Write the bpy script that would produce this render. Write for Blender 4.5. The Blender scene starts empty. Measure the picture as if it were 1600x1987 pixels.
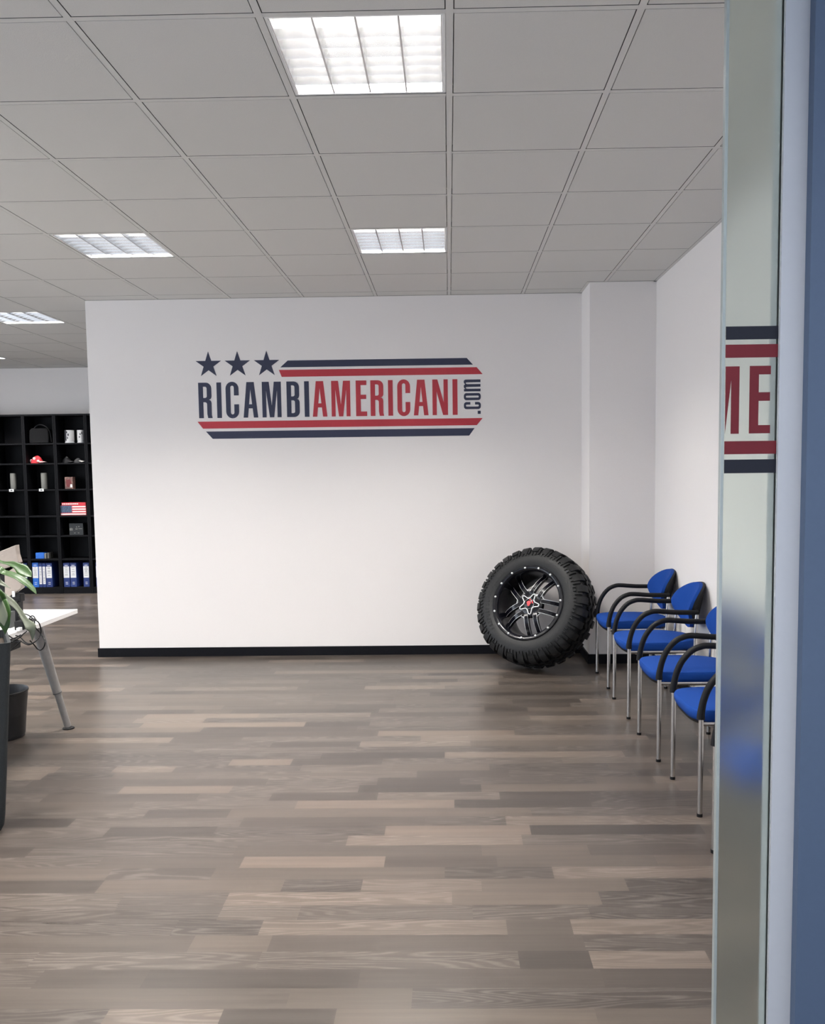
import bpy, bmesh, math, random
from mathutils import Vector, Matrix
from math import sin, cos, pi, radians
random.seed(7)
S = bpy.context.scene
C = S.collection

# ------------------------------------------------------------------ camera
F, CX, CY = 1670.57, 842.78, 1042.0            # focal length and principal point for the 1600 x 1987 frame
AX = Vector((0.99979207, 0.016424, -0.01208628))
AY = Vector((0.01079852, 0.07635284, 0.99702238))
AZ = Vector((-0.01729791, 0.99694558, -0.07615961))
EYE = Vector((0, 0, 1.54))
cd = bpy.data.cameras.new('camera'); cam = bpy.data.objects.new('camera', cd); C.objects.link(cam)
cd.sensor_fit = 'HORIZONTAL'; cd.sensor_width = 36; cd.lens = F / 1600 * 36
cd.shift_x = -(CX - 800) / 1600; cd.shift_y = (CY - 993.5) / 1600; cd.clip_start = .05
m3 = Matrix((AX, AY, -AZ)).transposed()
cam.matrix_world = Matrix.Translation(EYE) @ m3.to_4x4()
S.camera = cam
def at(px, py, Y):
    d = AZ + AX * (px - CX) / F + AY * (CY - py) / F
    return EYE + d * (Y / d.y)

# ------------------------------------------------------------------ view, world, daylight
S.view_settings.view_transform = 'Standard'; S.view_settings.look = 'None'
S.view_settings.gamma = 1; S.view_settings.use_curve_mapping = False
S.view_settings.exposure = 0.5
LAMP_W = 86.0
w = bpy.data.worlds.new('world'); S.world = w; w.use_nodes = True
w.node_tree.nodes['Background'].inputs[0].default_value = (.74, .84, 1, 1)
w.node_tree.nodes['Background'].inputs[1].default_value = 1.0
def area(name, loc, rot, sx, sy, power, col):
    l = bpy.data.lights.new(name, 'AREA'); l.shape = 'RECTANGLE'; l.size = sx; l.size_y = sy
    l.energy = power; l.color = col
    o = bpy.data.objects.new(name, l); C.objects.link(o); o.location = loc; o.rotation_euler = rot
    return o
# daylight through the glazed front on the left of the office
area('daylight', (-8.3, 4.2, 1.5), (0, radians(-90), 0), 2.6, 7.0, 130, (.84, .92, 1))

# ------------------------------------------------------------------ materials
MATS = {}
def mat(name, col=(.8, .8, .8), rough=.5, metal=0, emit=None, es=0, spec=.5, bump=0, bscale=60, var=0, coat=0):
    if name in MATS: return MATS[name]
    m = bpy.data.materials.new(name); m.use_nodes = True; nt = m.node_tree; b = nt.nodes['Principled BSDF']
    b.inputs['Base Color'].default_value = (*col, 1); b.inputs['Roughness'].default_value = rough
    b.inputs['Metallic'].default_value = metal; b.inputs['Specular IOR Level'].default_value = spec
    b.inputs['Coat Weight'].default_value = coat
    if emit: b.inputs['Emission Color'].default_value = (*emit, 1); b.inputs['Emission Strength'].default_value = es
    if bump or var:
        tc = nt.nodes.new('ShaderNodeTexCoord'); n = nt.nodes.new('ShaderNodeTexNoise')
        n.inputs['Scale'].default_value = bscale; n.inputs['Detail'].default_value = 4
        nt.links.new(tc.outputs['Object'], n.inputs['Vector'])
        if bump:
            bp = nt.nodes.new('ShaderNodeBump'); bp.inputs['Strength'].default_value = bump; bp.inputs['Distance'].default_value = .002
            nt.links.new(n.outputs['Fac'], bp.inputs['Height']); nt.links.new(bp.outputs[0], b.inputs['Normal'])
        if var:
            r = nt.nodes.new('ShaderNodeValToRGB'); r.color_ramp.elements[0].position = .3; r.color_ramp.elements[1].position = .7
            r.color_ramp.elements[0].color = (*[c * (1 - var) for c in col], 1)
            r.color_ramp.elements[1].color = (*[min(1, c * (1 + var)) for c in col], 1)
            nt.links.new(n.outputs['Fac'], r.inputs['Fac']); nt.links.new(r.outputs[0], b.inputs['Base Color'])
    MATS[name] = m; return m
def srgb(r, g, b):
    f = lambda c: (c / 255 / 12.92) if c / 255 <= .04045 else ((c / 255 + .055) / 1.055) ** 2.4
    return (f(r), f(g), f(b))

wall_m = mat('wall_paint', (.83, .79, .765), .75, bump=.15, bscale=220, var=.012)
tile_m = mat('ceiling_panel', (.66, .65, .62), .9, bump=.3, bscale=300, var=.02)
tee_m = mat('ceiling_tee', (.67, .66, .63), .7, var=.01)
gap_shade_m = mat('ceiling_gap_shade', (.06, .06, .057), .9, var=.05)  # dark colour for the tee sides, painting in the shade inside the gaps
base_m = mat('black_skirting', (.004, .004, .006), .5, spec=.18, var=.1)
navy_m = mat('navy_vinyl', srgb(33, 38, 66), .45, var=.05)
red_m = mat('red_vinyl', srgb(178, 38, 52), .45, var=.04)
lumw_m = mat('lamp_housing', (.85, .85, .84), .4, var=.01)
louv_m = mat('louvre_aluminium', (.45, .45, .455), .25, 1, var=.02)
tube_m = mat('fluorescent_tube', (1, 1, 1), .5, emit=(1, .97, .93), es=6)
rub_m = mat('tyre_rubber', (.012, .012, .0125), .55, spec=.35, bump=.3, bscale=120, var=.25)
rim_m = mat('gloss_black', (.004, .004, .007), .2, spec=.4, var=.2)
mill_m = mat('milled_silver', (.80, .80, .80), .4, .3, var=.03)
chrome_m = mat('chrome', (.62, .60, .58), .22, 1, var=.03)
cap_red_m = mat('cap_red', (.75, .06, .07), .4, var=.1)
blue_m = mat('blue_fabric', (.006, .050, .265), .85, spec=.2, bump=.5, bscale=500, var=.08)
shell_m = mat('black_plastic', (.007, .007, .008), .5, spec=.22, bump=.1, bscale=300, var=.1)
shelf_m = mat('black_shelf', (.0030, .0030, .0042), .6, spec=.15, bump=.1, bscale=80, var=.15)
desk_m = mat('desk_white', (.86, .84, .82), .4, var=.01)
leg_m = mat('grey_steel', (.30, .29, .28), .38, .3, var=.04)
plant_m = mat('anthracite_plastic', (.020, .023, .025), .6, spec=.3, bump=.3, bscale=150, var=.12)
bin_m = mat('bin_plastic', (.008, .008, .009), .45, var=.1)
mon_m = mat('monitor_shell', (.34, .29, .255), .5, var=.03)
soil_m = mat('soil', (.03, .02, .013), .95, bump=1, bscale=60, var=.4)
white_m = mat('white_plastic', (.8, .8, .79), .45, var=.02)
label_m = mat('paper_label', (.74, .74, .75), .7, var=.02)
ink_m = mat('ink', (.03, .03, .04), .7, var=.1)
bind_m = mat('navy_binder', (.012, .032, .16), .5, var=.1)
bindb_m = mat('bright_blue_binder', (.015, .13, .55), .45, var=.06)
cyl_m = mat('grey_card', (.20, .20, .185), .7, var=.06)
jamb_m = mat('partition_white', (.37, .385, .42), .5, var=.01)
bluew_m = mat('blue_paint', (.053, .082, .140), .6, bump=.1, bscale=90, var=.02)
steel_m = mat('edge_seal', (.27, .30, .295), .3, .2, var=.03)

def floor_mat():
    m = bpy.data.materials.new('vinyl_planks'); m.use_nodes = True; nt = m.node_tree; N = nt.nodes; L = nt.links
    b = N['Principled BSDF']
    def mth(op, a, bb=None, c=None):
        n = N.new('ShaderNodeMath'); n.operation = op
        for i, v in enumerate((a, bb, c)):
            if v is None: continue
            if isinstance(v, (int, float)): n.inputs[i].default_value = v
            else: L.new(v, n.inputs[i])
        return n.outputs[0]
    def comb(x, y, z=0):
        n = N.new('ShaderNodeCombineXYZ')
        for i, v in enumerate((x, y, z)):
            if isinstance(v, (int, float)): n.inputs[i].default_value = v
            else: L.new(v, n.inputs[i])
        return n.outputs[0]
    def wn(v):
        n = N.new('ShaderNodeTexWhiteNoise'); n.noise_dimensions = '3D'; L.new(v, n.inputs['Vector']); return n
    def noise(v, sc, det=3, ro=.5):
        n = N.new('ShaderNodeTexNoise'); L.new(v, n.inputs['Vector']); n.inputs['Scale'].default_value = sc
        n.inputs['Detail'].default_value = det; n.inputs['Roughness'].default_value = ro; return n.outputs['Fac']
    def ramp(f, els):
        r = N.new('ShaderNodeValToRGB'); e = r.color_ramp.elements
        while len(e) < len(els): e.new(.5)
        for q, (p, c) in zip(e, els): q.position = p; q.color = (*c, 1)
        L.new(f, r.inputs['Fac']); return r.outputs[0]
    g = N.new('ShaderNodeNewGeometry'); sp = N.new('ShaderNodeSeparateXYZ'); L.new(g.outputs['Position'], sp.inputs[0])
    x, y = sp.outputs[0], sp.outputs[1]
    fy = mth('DIVIDE', y, .0985); row = mth('FLOOR', fy); vy = mth('FRACT', fy)
    rr = wn(comb(row, 3.1, 7)).outputs['Value']; r2 = wn(comb(row, 9.7, 2)).outputs['Value']
    ln = mth('MULTIPLY_ADD', rr, .7, .85)
    fx = mth('DIVIDE', mth('MULTIPLY_ADD', r2, 9.0, mth('ADD', x, 40)), ln)
    cell = mth('FLOOR', fx); vx = mth('FRACT', fx)
    split = wn(comb(row, cell, 21)).outputs['Value']                 # boards are of several lengths
    part = mth('GREATER_THAN', vx, mth('MULTIPLY_ADD', split, .5, .3))
    idv = comb(row, mth('MULTIPLY_ADD', part, .5, cell), 5)
    rnd = wn(idv); v1 = rnd.outputs['Value']
    tone = ramp(v1, [(0, (.044, .036, .031)), (.3, (.058, .047, .040)), (.62, (.070, .057, .048)), (.86, (.086, .069, .057)), (1, (.120, .093, .075))])
    off = mth('MULTIPLY', v1, 37.0)
    gv = comb(mth('MULTIPLY_ADD', x, 1.6, off), mth('MULTIPLY', y, 45), off)
    grain = noise(gv, 1.0, 5, .6)
    cv = comb(mth('MULTIPLY_ADD', x, 1.1, off), mth('MULTIPLY', y, 12), off)
    cn = noise(cv, 1.0, 1.5, .4)
    rings = mth('ABSOLUTE', mth('SINE', mth('MULTIPLY', cn, 62)))
    rmask = mth('MULTIPLY', mth('GREATER_THAN', mth('FRACT', mth('MULTIPLY', v1, 7.3)), .5), noise(comb(mth('MULTIPLY_ADD', x, 1.2, off), mth('MULTIPLY', y, 10), 4), 1.2, 2))
    fine = noise(comb(mth('MULTIPLY', x, 30), mth('MULTIPLY', y, 160), 0), 1, 2)
    light = mth('MULTIPLY', mth('MULTIPLY', mth('SUBTRACT', rings, .62), rmask), fine)
    mx = N.new('ShaderNodeMixRGB'); mx.blend_type = 'MULTIPLY'; mx.inputs['Fac'].default_value = .75
    L.new(tone, mx.inputs[1]); L.new(ramp(grain, [(.25, (.72, .72, .72)), (.55, (1, 1, 1)), (.75, (1.15, 1.13, 1.1))]), mx.inputs[2])
    ad = N.new('ShaderNodeMixRGB'); ad.blend_type = 'ADD'; L.new(mth('MULTIPLY', light, .8), ad.inputs['Fac'])
    L.new(mx.outputs[0], ad.inputs[1]); ad.inputs[2].default_value = (.42, .37, .33, 1)
    # fine joints
    jy = mth('LESS_THAN', mth('MINIMUM', vy, mth('SUBTRACT', 1, vy)), .010)
    jm = N.new('ShaderNodeMixRGB'); L.new(mth('MULTIPLY', jy, .45), jm.inputs['Fac']); L.new(ad.outputs[0], jm.inputs[1]); jm.inputs[2].default_value = (.05, .04, .035, 1)
    L.new(jm.outputs[0], b.inputs['Base Color'])
    L.new(mth('MULTIPLY_ADD', grain, .14, .24), b.inputs['Roughness'])
    b.inputs['Specular IOR Level'].default_value = .5
    bp = N.new('ShaderNodeBump'); bp.inputs['Strength'].default_value = .25; bp.inputs['Distance'].default_value = .001
    L.new(grain, bp.inputs['Height']); L.new(bp.outputs[0], b.inputs['Normal'])
    return m
floor_m = floor_mat()

def frosted_mat():
    m = bpy.data.materials.new('frosted_film'); m.use_nodes = True; nt = m.node_tree; N = nt.nodes; L = nt.links
    N.remove(N['Principled BSDF']); out = [n for n in N if n.type == 'OUTPUT_MATERIAL'][0]
    rf = N.new('ShaderNodeBsdfRefraction'); rf.inputs['Roughness'].default_value = .36; rf.inputs['IOR'].default_value = 1.20
    rf.inputs['Color'].default_value = (.90, .94, .91, 1)
    di = N.new('ShaderNodeBsdfTranslucent'); di.inputs['Color'].default_value = (.8, .85, .85, 1)
    df = N.new('ShaderNodeBsdfDiffuse'); df.inputs['Color'].default_value = (.75, .78, .78, 1)
    m1 = N.new('ShaderNodeMixShader'); m1.inputs[0].default_value = .02; L.new(rf.outputs[0], m1.inputs[1]); L.new(di.outputs[0], m1.inputs[2])
    m2 = N.new('ShaderNodeMixShader'); m2.inputs[0].default_value = .02; L.new(m1.outputs[0], m2.inputs[1]); L.new(df.outputs[0], m2.inputs[2])
    L.new(m2.outputs[0], out.inputs[0]); return m
frost_m = frosted_mat()

def leaf_mat(name, col, under):
    m = bpy.data.materials.new(name); m.use_nodes = True; nt = m.node_tree; b = nt.nodes['Principled BSDF']
    tc = nt.nodes.new('ShaderNodeUVMap'); wv = nt.nodes.new('ShaderNodeTexWave'); wv.bands_direction = 'Y'
    wv.inputs['Scale'].default_value = 4; wv.inputs['Distortion'].default_value = .6; nt.links.new(tc.outputs[0], wv.inputs['Vector'])
    r = nt.nodes.new('ShaderNodeValToRGB'); r.color_ramp.elements[0].color = (*[c * .93 for c in col], 1); r.color_ramp.elements[1].color = (*col, 1)
    nt.links.new(wv.outputs['Fac'], r.inputs['Fac'])
    g = nt.nodes.new('ShaderNodeNewGeometry'); mx = nt.nodes.new('ShaderNodeMixRGB'); mx.inputs[2].default_value = (*under, 1)
    nt.links.new(g.outputs['Backfacing'], mx.inputs['Fac']); nt.links.new(r.outputs[0], mx.inputs[1]); nt.links.new(mx.outputs[0], b.inputs['Base Color'])
    b.inputs['Roughness'].default_value = .42; b.inputs['Specular IOR Level'].default_value = .35
    return m
leaf_m = leaf_mat('leaf_green', (.020, .055, .008), (.035, .075, .015))
leaf2_m = leaf_mat('leaf_grey', (.075, .085, .058), (.095, .10, .078))

# ------------------------------------------------------------------ mesh helpers
class MB:
    def __init__(s): s.v = []; s.f = []; s.mi = []; s.mats = []
    def m(s, material):
        if material not in s.mats: s.mats.append(material)
        return s.mats.index(material)
    def add(s, vs, fs, material):
        o = len(s.v); k = s.m(material); s.v += [tuple(v) for v in vs]
        for f in fs: s.f.append([i + o for i in f]); s.mi.append(k)
    def box(s, x0, y0, z0, x1, y1, z1, material, M=None):
        vs = [Vector(p) for p in ((x0, y0, z0), (x1, y0, z0), (x1, y1, z0), (x0, y1, z0), (x0, y0, z1), (x1, y0, z1), (x1, y1, z1), (x0, y1, z1))]
        if M: vs = [M @ v for v in vs]
        s.add(vs, [(3, 2, 1, 0), (4, 5, 6, 7), (0, 1, 5, 4), (1, 2, 6, 5), (2, 3, 7, 6), (3, 0, 4, 7)], material)
    def prism(s, pts, axis, d0, d1, material, M=None):
        # pts in a plane, extruded along axis from d0 to d1 ('y': pts are x,z ; 'z': pts are x,y ; 'x': pts are y,z)
        def P(p, d): return Vector((p[0], d, p[1])) if axis == 'y' else Vector((p[0], p[1], d)) if axis == 'z' else Vector((d, p[0], p[1]))
        n = len(pts); vs = [P(p, d0) for p in pts] + [P(p, d1) for p in pts]
        if M: vs = [M @ v for v in vs]
        fs = [tuple(range(n)), tuple(range(2 * n - 1, n - 1, -1))] + [(i, n + i, n + (i + 1) % n, (i + 1) % n) for i in range(n)]
        s.add(vs, fs, material)
    def lathe(s, prof, seg, material, M=None, closed=False):
        vs = []; n = len(prof)
        for k in range(seg):
            a = 2 * pi * k / seg
            for r, z in prof:
                v = Vector((r * cos(a), r * sin(a), z)); vs.append(M @ v if M else v)
        fs = []
        for k in range(seg):
            k2 = (k + 1) % seg
            for i in range(n if closed else n - 1):
                j = (i + 1) % n
                fs.append((k * n + i, k2 * n + i, k2 * n + j, k * n + j))
        s.add(vs, fs, material)
    def tube(s, pts, r, material, seg=12, caps=True, closed=False):
        pts = [Vector(p) for p in pts]; n = len(pts); rs = r if isinstance(r, (list, tuple)) else [r] * n
        T = []
        for i in range(n):
            a = pts[i - 1] if (i > 0 or closed) else pts[i]; b = pts[(i + 1) % n] if (i < n - 1 or closed) else pts[i]
            T.append((b - a).normalized())
        up = Vector((0, 0, 1)) if abs(T[0].z) < .9 else Vector((0, 1, 0))
        nx = T[0].cross(up).normalized(); vs = []
        for i in range(n):
            nx = (nx - T[i] * nx.dot(T[i])).normalized(); ny = T[i].cross(nx)
            for k in range(seg):
                a = 2 * pi * k / seg; vs.append(pts[i] + (nx * cos(a) + ny * sin(a)) * rs[i])
        fs = [(i * seg + k, i * seg + (k + 1) % seg, ((i + 1) % n) * seg + (k + 1) % seg, ((i + 1) % n) * seg + k) for i in range(n if closed else n - 1) for k in range(seg)]
        if caps and not closed: fs += [tuple(range(seg - 1, -1, -1)), tuple((n - 1) * seg + k for k in range(seg))]
        s.add(vs, fs, material)
    def build(s, name, parent=None, smooth=None, bevel=0, loc=None, recalc=True):
        me = bpy.data.meshes.new(name); me.from_pydata(s.v, [], s.f)
        for m in s.mats: me.materials.append(m)
        me.polygons.foreach_set('material_index', s.mi)
        if recalc:
            bm = bmesh.new(); bm.from_mesh(me); bmesh.ops.recalc_face_normals(bm, faces=bm.faces); bm.to_mesh(me); bm.free()
        if smooth is not None:
            me.polygons.foreach_set('use_smooth', [True] * len(me.polygons)); me.set_sharp_from_angle(angle=radians(smooth))
        me.update(); o = bpy.data.objects.new(name, me); C.objects.link(o)
        if parent: o.parent = parent
        if loc: o.location = loc
        if bevel:
            b = o.modifiers.new('bevel', 'BEVEL'); b.width = bevel; b.segments = 2; b.limit_method = 'ANGLE'; b.angle_limit = radians(40)
        return o
def smoothpath(pts, n=8, closed=False):
    P = [Vector(p) for p in pts]; out = []; N_ = len(P)
    for i in range(N_ if closed else N_ - 1):
        if closed: a, b, c, d = P[i - 1], P[i], P[(i + 1) % N_], P[(i + 2) % N_]
        else: a, b, c, d = P[max(i - 1, 0)], P[i], P[i + 1], P[min(i + 2, N_ - 1)]
        for k in range(n):
            t = k / n; out.append(.5 * ((2 * b) + (c - a) * t + (2 * a - 5 * b + 4 * c - d) * t * t + (3 * b - a - 3 * c + d) * t ** 3))
    if not closed: out.append(P[-1])
    return out
def tag(o, label, cat, group=None, kind=None):
    o['label'] = label; o['category'] = cat
    if group: o['group'] = group
    if kind: o['kind'] = kind
    return o
def empty(name, loc, label, cat, group=None):
    o = bpy.data.objects.new(name, None); C.objects.link(o); o.location = loc; o.empty_display_size = .1
    return tag(o, label, cat, group)
def struct(o, label=None):
    o['kind'] = 'structure'
    if label: o['label'] = label; 
    return o
def copy_tree(o, parent=None):
    c = o.copy(); C.objects.link(c); c.parent = parent
    for ch in list(o.children): copy_tree(ch, c)
    return c

# ------------------------------------------------------------------ room shell
H = 2.975; YW = 7.178; XR = 1.612; YC = 6.775; XC = 1.10; XL = -2.982; YF = 11.53; X0, Y0 = .01775, 2.2135
XLEFT = -8.4; YB = -1.0
def sbox(name, x0, y0, z0, x1, y1, z1, m, label): 
    b = MB(); b.box(x0, y0, z0, x1, y1, z1, m); return struct(b.build(name), label)
sbox('floor', XLEFT, YB, -.1, 3.2, YF + .2, 0, floor_m, 'grey-brown wood-look plank floor across the whole office')
sbox('wall_back', XL, YW, 0, XR + .1, YW + .14, H + .03, wall_m, 'white wall carrying the three-star lettering')
sbox('wall_column', XC, YC, 0, XR + .05, YW - .001, H + .03, wall_m, 'white square pillar in the far right corner')
sbox('wall_right', XR, 1.74, 0, XR + .15, YW + .14, H + .03, wall_m, 'white right-hand wall behind the blue chairs')
sbox('wall_far', XLEFT, YF, 0, XR + .1, YF + .15, H + .03, wall_m, 'pale far wall above and behind the black bookcases')
def skirting(name, pts, label):
    b = MB()
    for (x0, y0, x1, y1) in pts: b.box(x0, y0, 0, x1, y1, .075, base_m)
    return struct(b.build(name, bevel=.0015), label)
skirting('baseboard_back', [(XL - .012, YW - .013, XC - .001, YW)], 'black skirting along the foot of the lettered wall')
skirting('baseboard_column', [(XC - .013, YC - .013, XC, YW - .014), (XC + .0005, YC - .013, XR - .015, YC)], 'black skirting around the corner pillar')
skirting('baseboard_right', [(XR - .013, 1.76, XR, YC - .014)], 'black skirting along the right wall behind the chairs')
# left glazed front (outside the frame): posts, sill and lintel around the daylight opening
b = MB(); b.box(XLEFT - .1, YB, 0, XLEFT, YF, .15, wall_m); b.box(XLEFT - .1, YB, 2.8, XLEFT, YF, H + .03, wall_m)
b.box(XLEFT - .1, 7.8, .15, XLEFT, YF, 2.8, wall_m)
struct(b.build('wall_left'), 'white wall around the glazed front far to the left')

# ceiling: panels lying in a tee grid
lamps = [(-1, 1), (-4, 1), (-7, 1), (-1, 5), (-4, 5), (-7, 5), (-1, -3), (-4, -3), (-7, 9), (-10, 9), (-7, 13), (-10, 13), (-10, 5)]
cells = {(c, r) for c, r in lamps}
b = MB(); zt, zp = H, H + .0008; hw = .0120; gp = .0032
for c in range(-15, 3):
    for r in range(-6, 16):
        x0 = max(X0 + .6 * c, XLEFT); x1 = min(X0 + .6 * (c + 1), XR); y0 = max(Y0 + .6 * r, YB); y1 = min(Y0 + .6 * (r + 1), YF)
        if x1 - x0 < .03 or y1 - y0 < .03 or (c, r) in cells: continue
        b.box(x0 + hw + gp, y0 + hw + gp, zp, x1 - hw - gp, y1 - hw - gp, zp + .012, tile_m)
def tee(x0, y0, x1, y1, z):
    vs = [(x0, y0, z), (x1, y0, z), (x1, y1, z), (x0, y1, z), (x0, y0, z + .03), (x1, y0, z + .03), (x1, y1, z + .03), (x0, y1, z + .03)]
    b.add(vs, [(3, 2, 1, 0)], tee_m); b.add(vs, [(0, 1, 5, 4), (1, 2, 6, 5), (2, 3, 7, 6), (3, 0, 4, 7)], gap_shade_m)
for c in range(-14, 3):
    x = X0 + .6 * c; tee(x - hw, YB, x + hw, YF, zt)
for r in range(-5, 16):
    y = Y0 + .6 * r
    if y < YF: tee(XLEFT, y - hw, XR, y + hw, zt + .0004)
for (x0, y0, x1, y1) in ((XR - .024, 1.74, XR, YC), (XC - .024, YC, XC, YW), (XC - .024, YC - .024, XR, YC), (XL, YW - .02, XC, YW), (XLEFT, YF - .024, XR, YF)):
    tee(x0, y0, x1, y1, zt - .001)
b.box(XLEFT - .1, YB, H + .14, XR + .1, YF + .1, H + .2, tile_m)
struct(b.build('ceiling'), 'suspended ceiling of square white panels in a tee grid')

# ------------------------------------------------------------------ luminaires
def make_lamp():
    root = empty('louvred_ceiling_light', (0, 0, 0), 'x', 'ceiling light')
    hs = .2875
    f = MB()                                         # rim
    for (x0, y0, x1, y1) in ((-hs, -hs, hs, -hs + .012), (-hs, hs - .012, hs, hs), (-hs, -hs + .012, -hs + .012, hs - .012), (hs - .012, -hs + .012, hs, hs - .012)):
        f.box(x0, y0, 0, x1, y1, .012, lumw_m)
    f.build('frame', root, bevel=.001)
    g = MB(); q = hs - .003                           # tray
    for (x0, y0, x1, y1) in ((-q, -q, q, -q + .004), (-q, q - .004, q, q), (-q, -q, -q + .004, q), (q - .004, -q, q, q)):
        g.box(x0, y0, .012, x1, y1, .085, louv_m)
    g.box(-q, -q, .085, q, q, .09, lumw_m)
    g.build('housing', root)
    wdt = (2 * hs - .024) / 4; a0 = -hs + .012
    d = MB()
    for i in range(5):                                # folded side reflectors between the four bays
        x = a0 + i * wdt; t0, t1 = .003, .013
        xs = [(x - t0 if i else x, .002), (x + t0 if i < 4 else x, .002), (x + t1 if i < 4 else x, .05), (x - t1 if i else x, .05)]
        d.prism(xs, 'y', a0, -a0, louv_m)
    d.build('reflector', root)
    for i in range(4):
        l = MB()
        for k in range(1, 8):
            y = a0 + k * (-2 * a0) / 8; x0 = a0 + i * wdt + .004; x1 = x0 + wdt - .008; n = 8; vs = []; fs = []
            for j in range(n + 1):                    # blades dip in a shallow curve
                u = j / n; x = x0 + (x1 - x0) * u; dip = .008 * (1 - (2 * u - 1) ** 2)
                vs += [(x, y, .003), (x, y - .008, .048 - dip), (x, y + .008, .048 - dip)]
            for j in range(n):
                o = 3 * j; fs += [(o, o + 3, o + 4, o + 1), (o, o + 2, o + 5, o + 3), (o + 1, o + 4, o + 5, o + 2)]
            l.add(vs, fs, louv_m)
        l.build('louvre', root, smooth=40)
        t = MB(); xm = a0 + (i + .5) * wdt; t.tube([(xm, a0 + .01, .060), (xm, -a0 - .01, .060)], .008, tube_m, 10)
        t.build('tube', root, smooth=40)
    return root
proto = make_lamp()
lab = {(-1, 1): 'bright square louvred light nearest the camera, above the lettering', (-4, 5): 'square louvred light at the left of the main ceiling',
       (-1, 5): 'smaller-looking louvred light in the middle, close to the lettered wall', (-7, 9): 'louvred light in the far ceiling left of the lettered wall, cut by the frame',
       (-10, 13): 'farthest louvred light, a sliver at the left frame edge'}
rest = {(-4, 1): 'louvred light left of the nearest one, out of frame', (-7, 1): 'louvred light two bays left of the nearest one, out of frame', (-7, 5): 'louvred light left of the mid-ceiling one, out of frame',
        (-1, -3): 'louvred light over the camera side', (-4, -3): 'louvred light over the camera side, one bay left', (-10, 9): 'louvred light in the far room by the glazed front', (-7, 13): 'louvred light above the bookcases', (-10, 5): 'louvred light closest to the glazed front'}
for i, cr in enumerate(lamps):
    o = proto if i == 0 else copy_tree(proto)
    x, y = X0 + .6 * cr[0] + .3, Y0 + .6 * cr[1] + .3
    o.location = (x, y, H + .002); tag(o, lab.get(cr) or rest[cr], 'ceiling light', 'square louvred lights in the ceiling grid')
    area('lamp_light', (x, y, H + .078), (0, 0, 0), .53, .53, LAMP_W, (1, .965, .92)).data.spread = radians(132)

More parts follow.
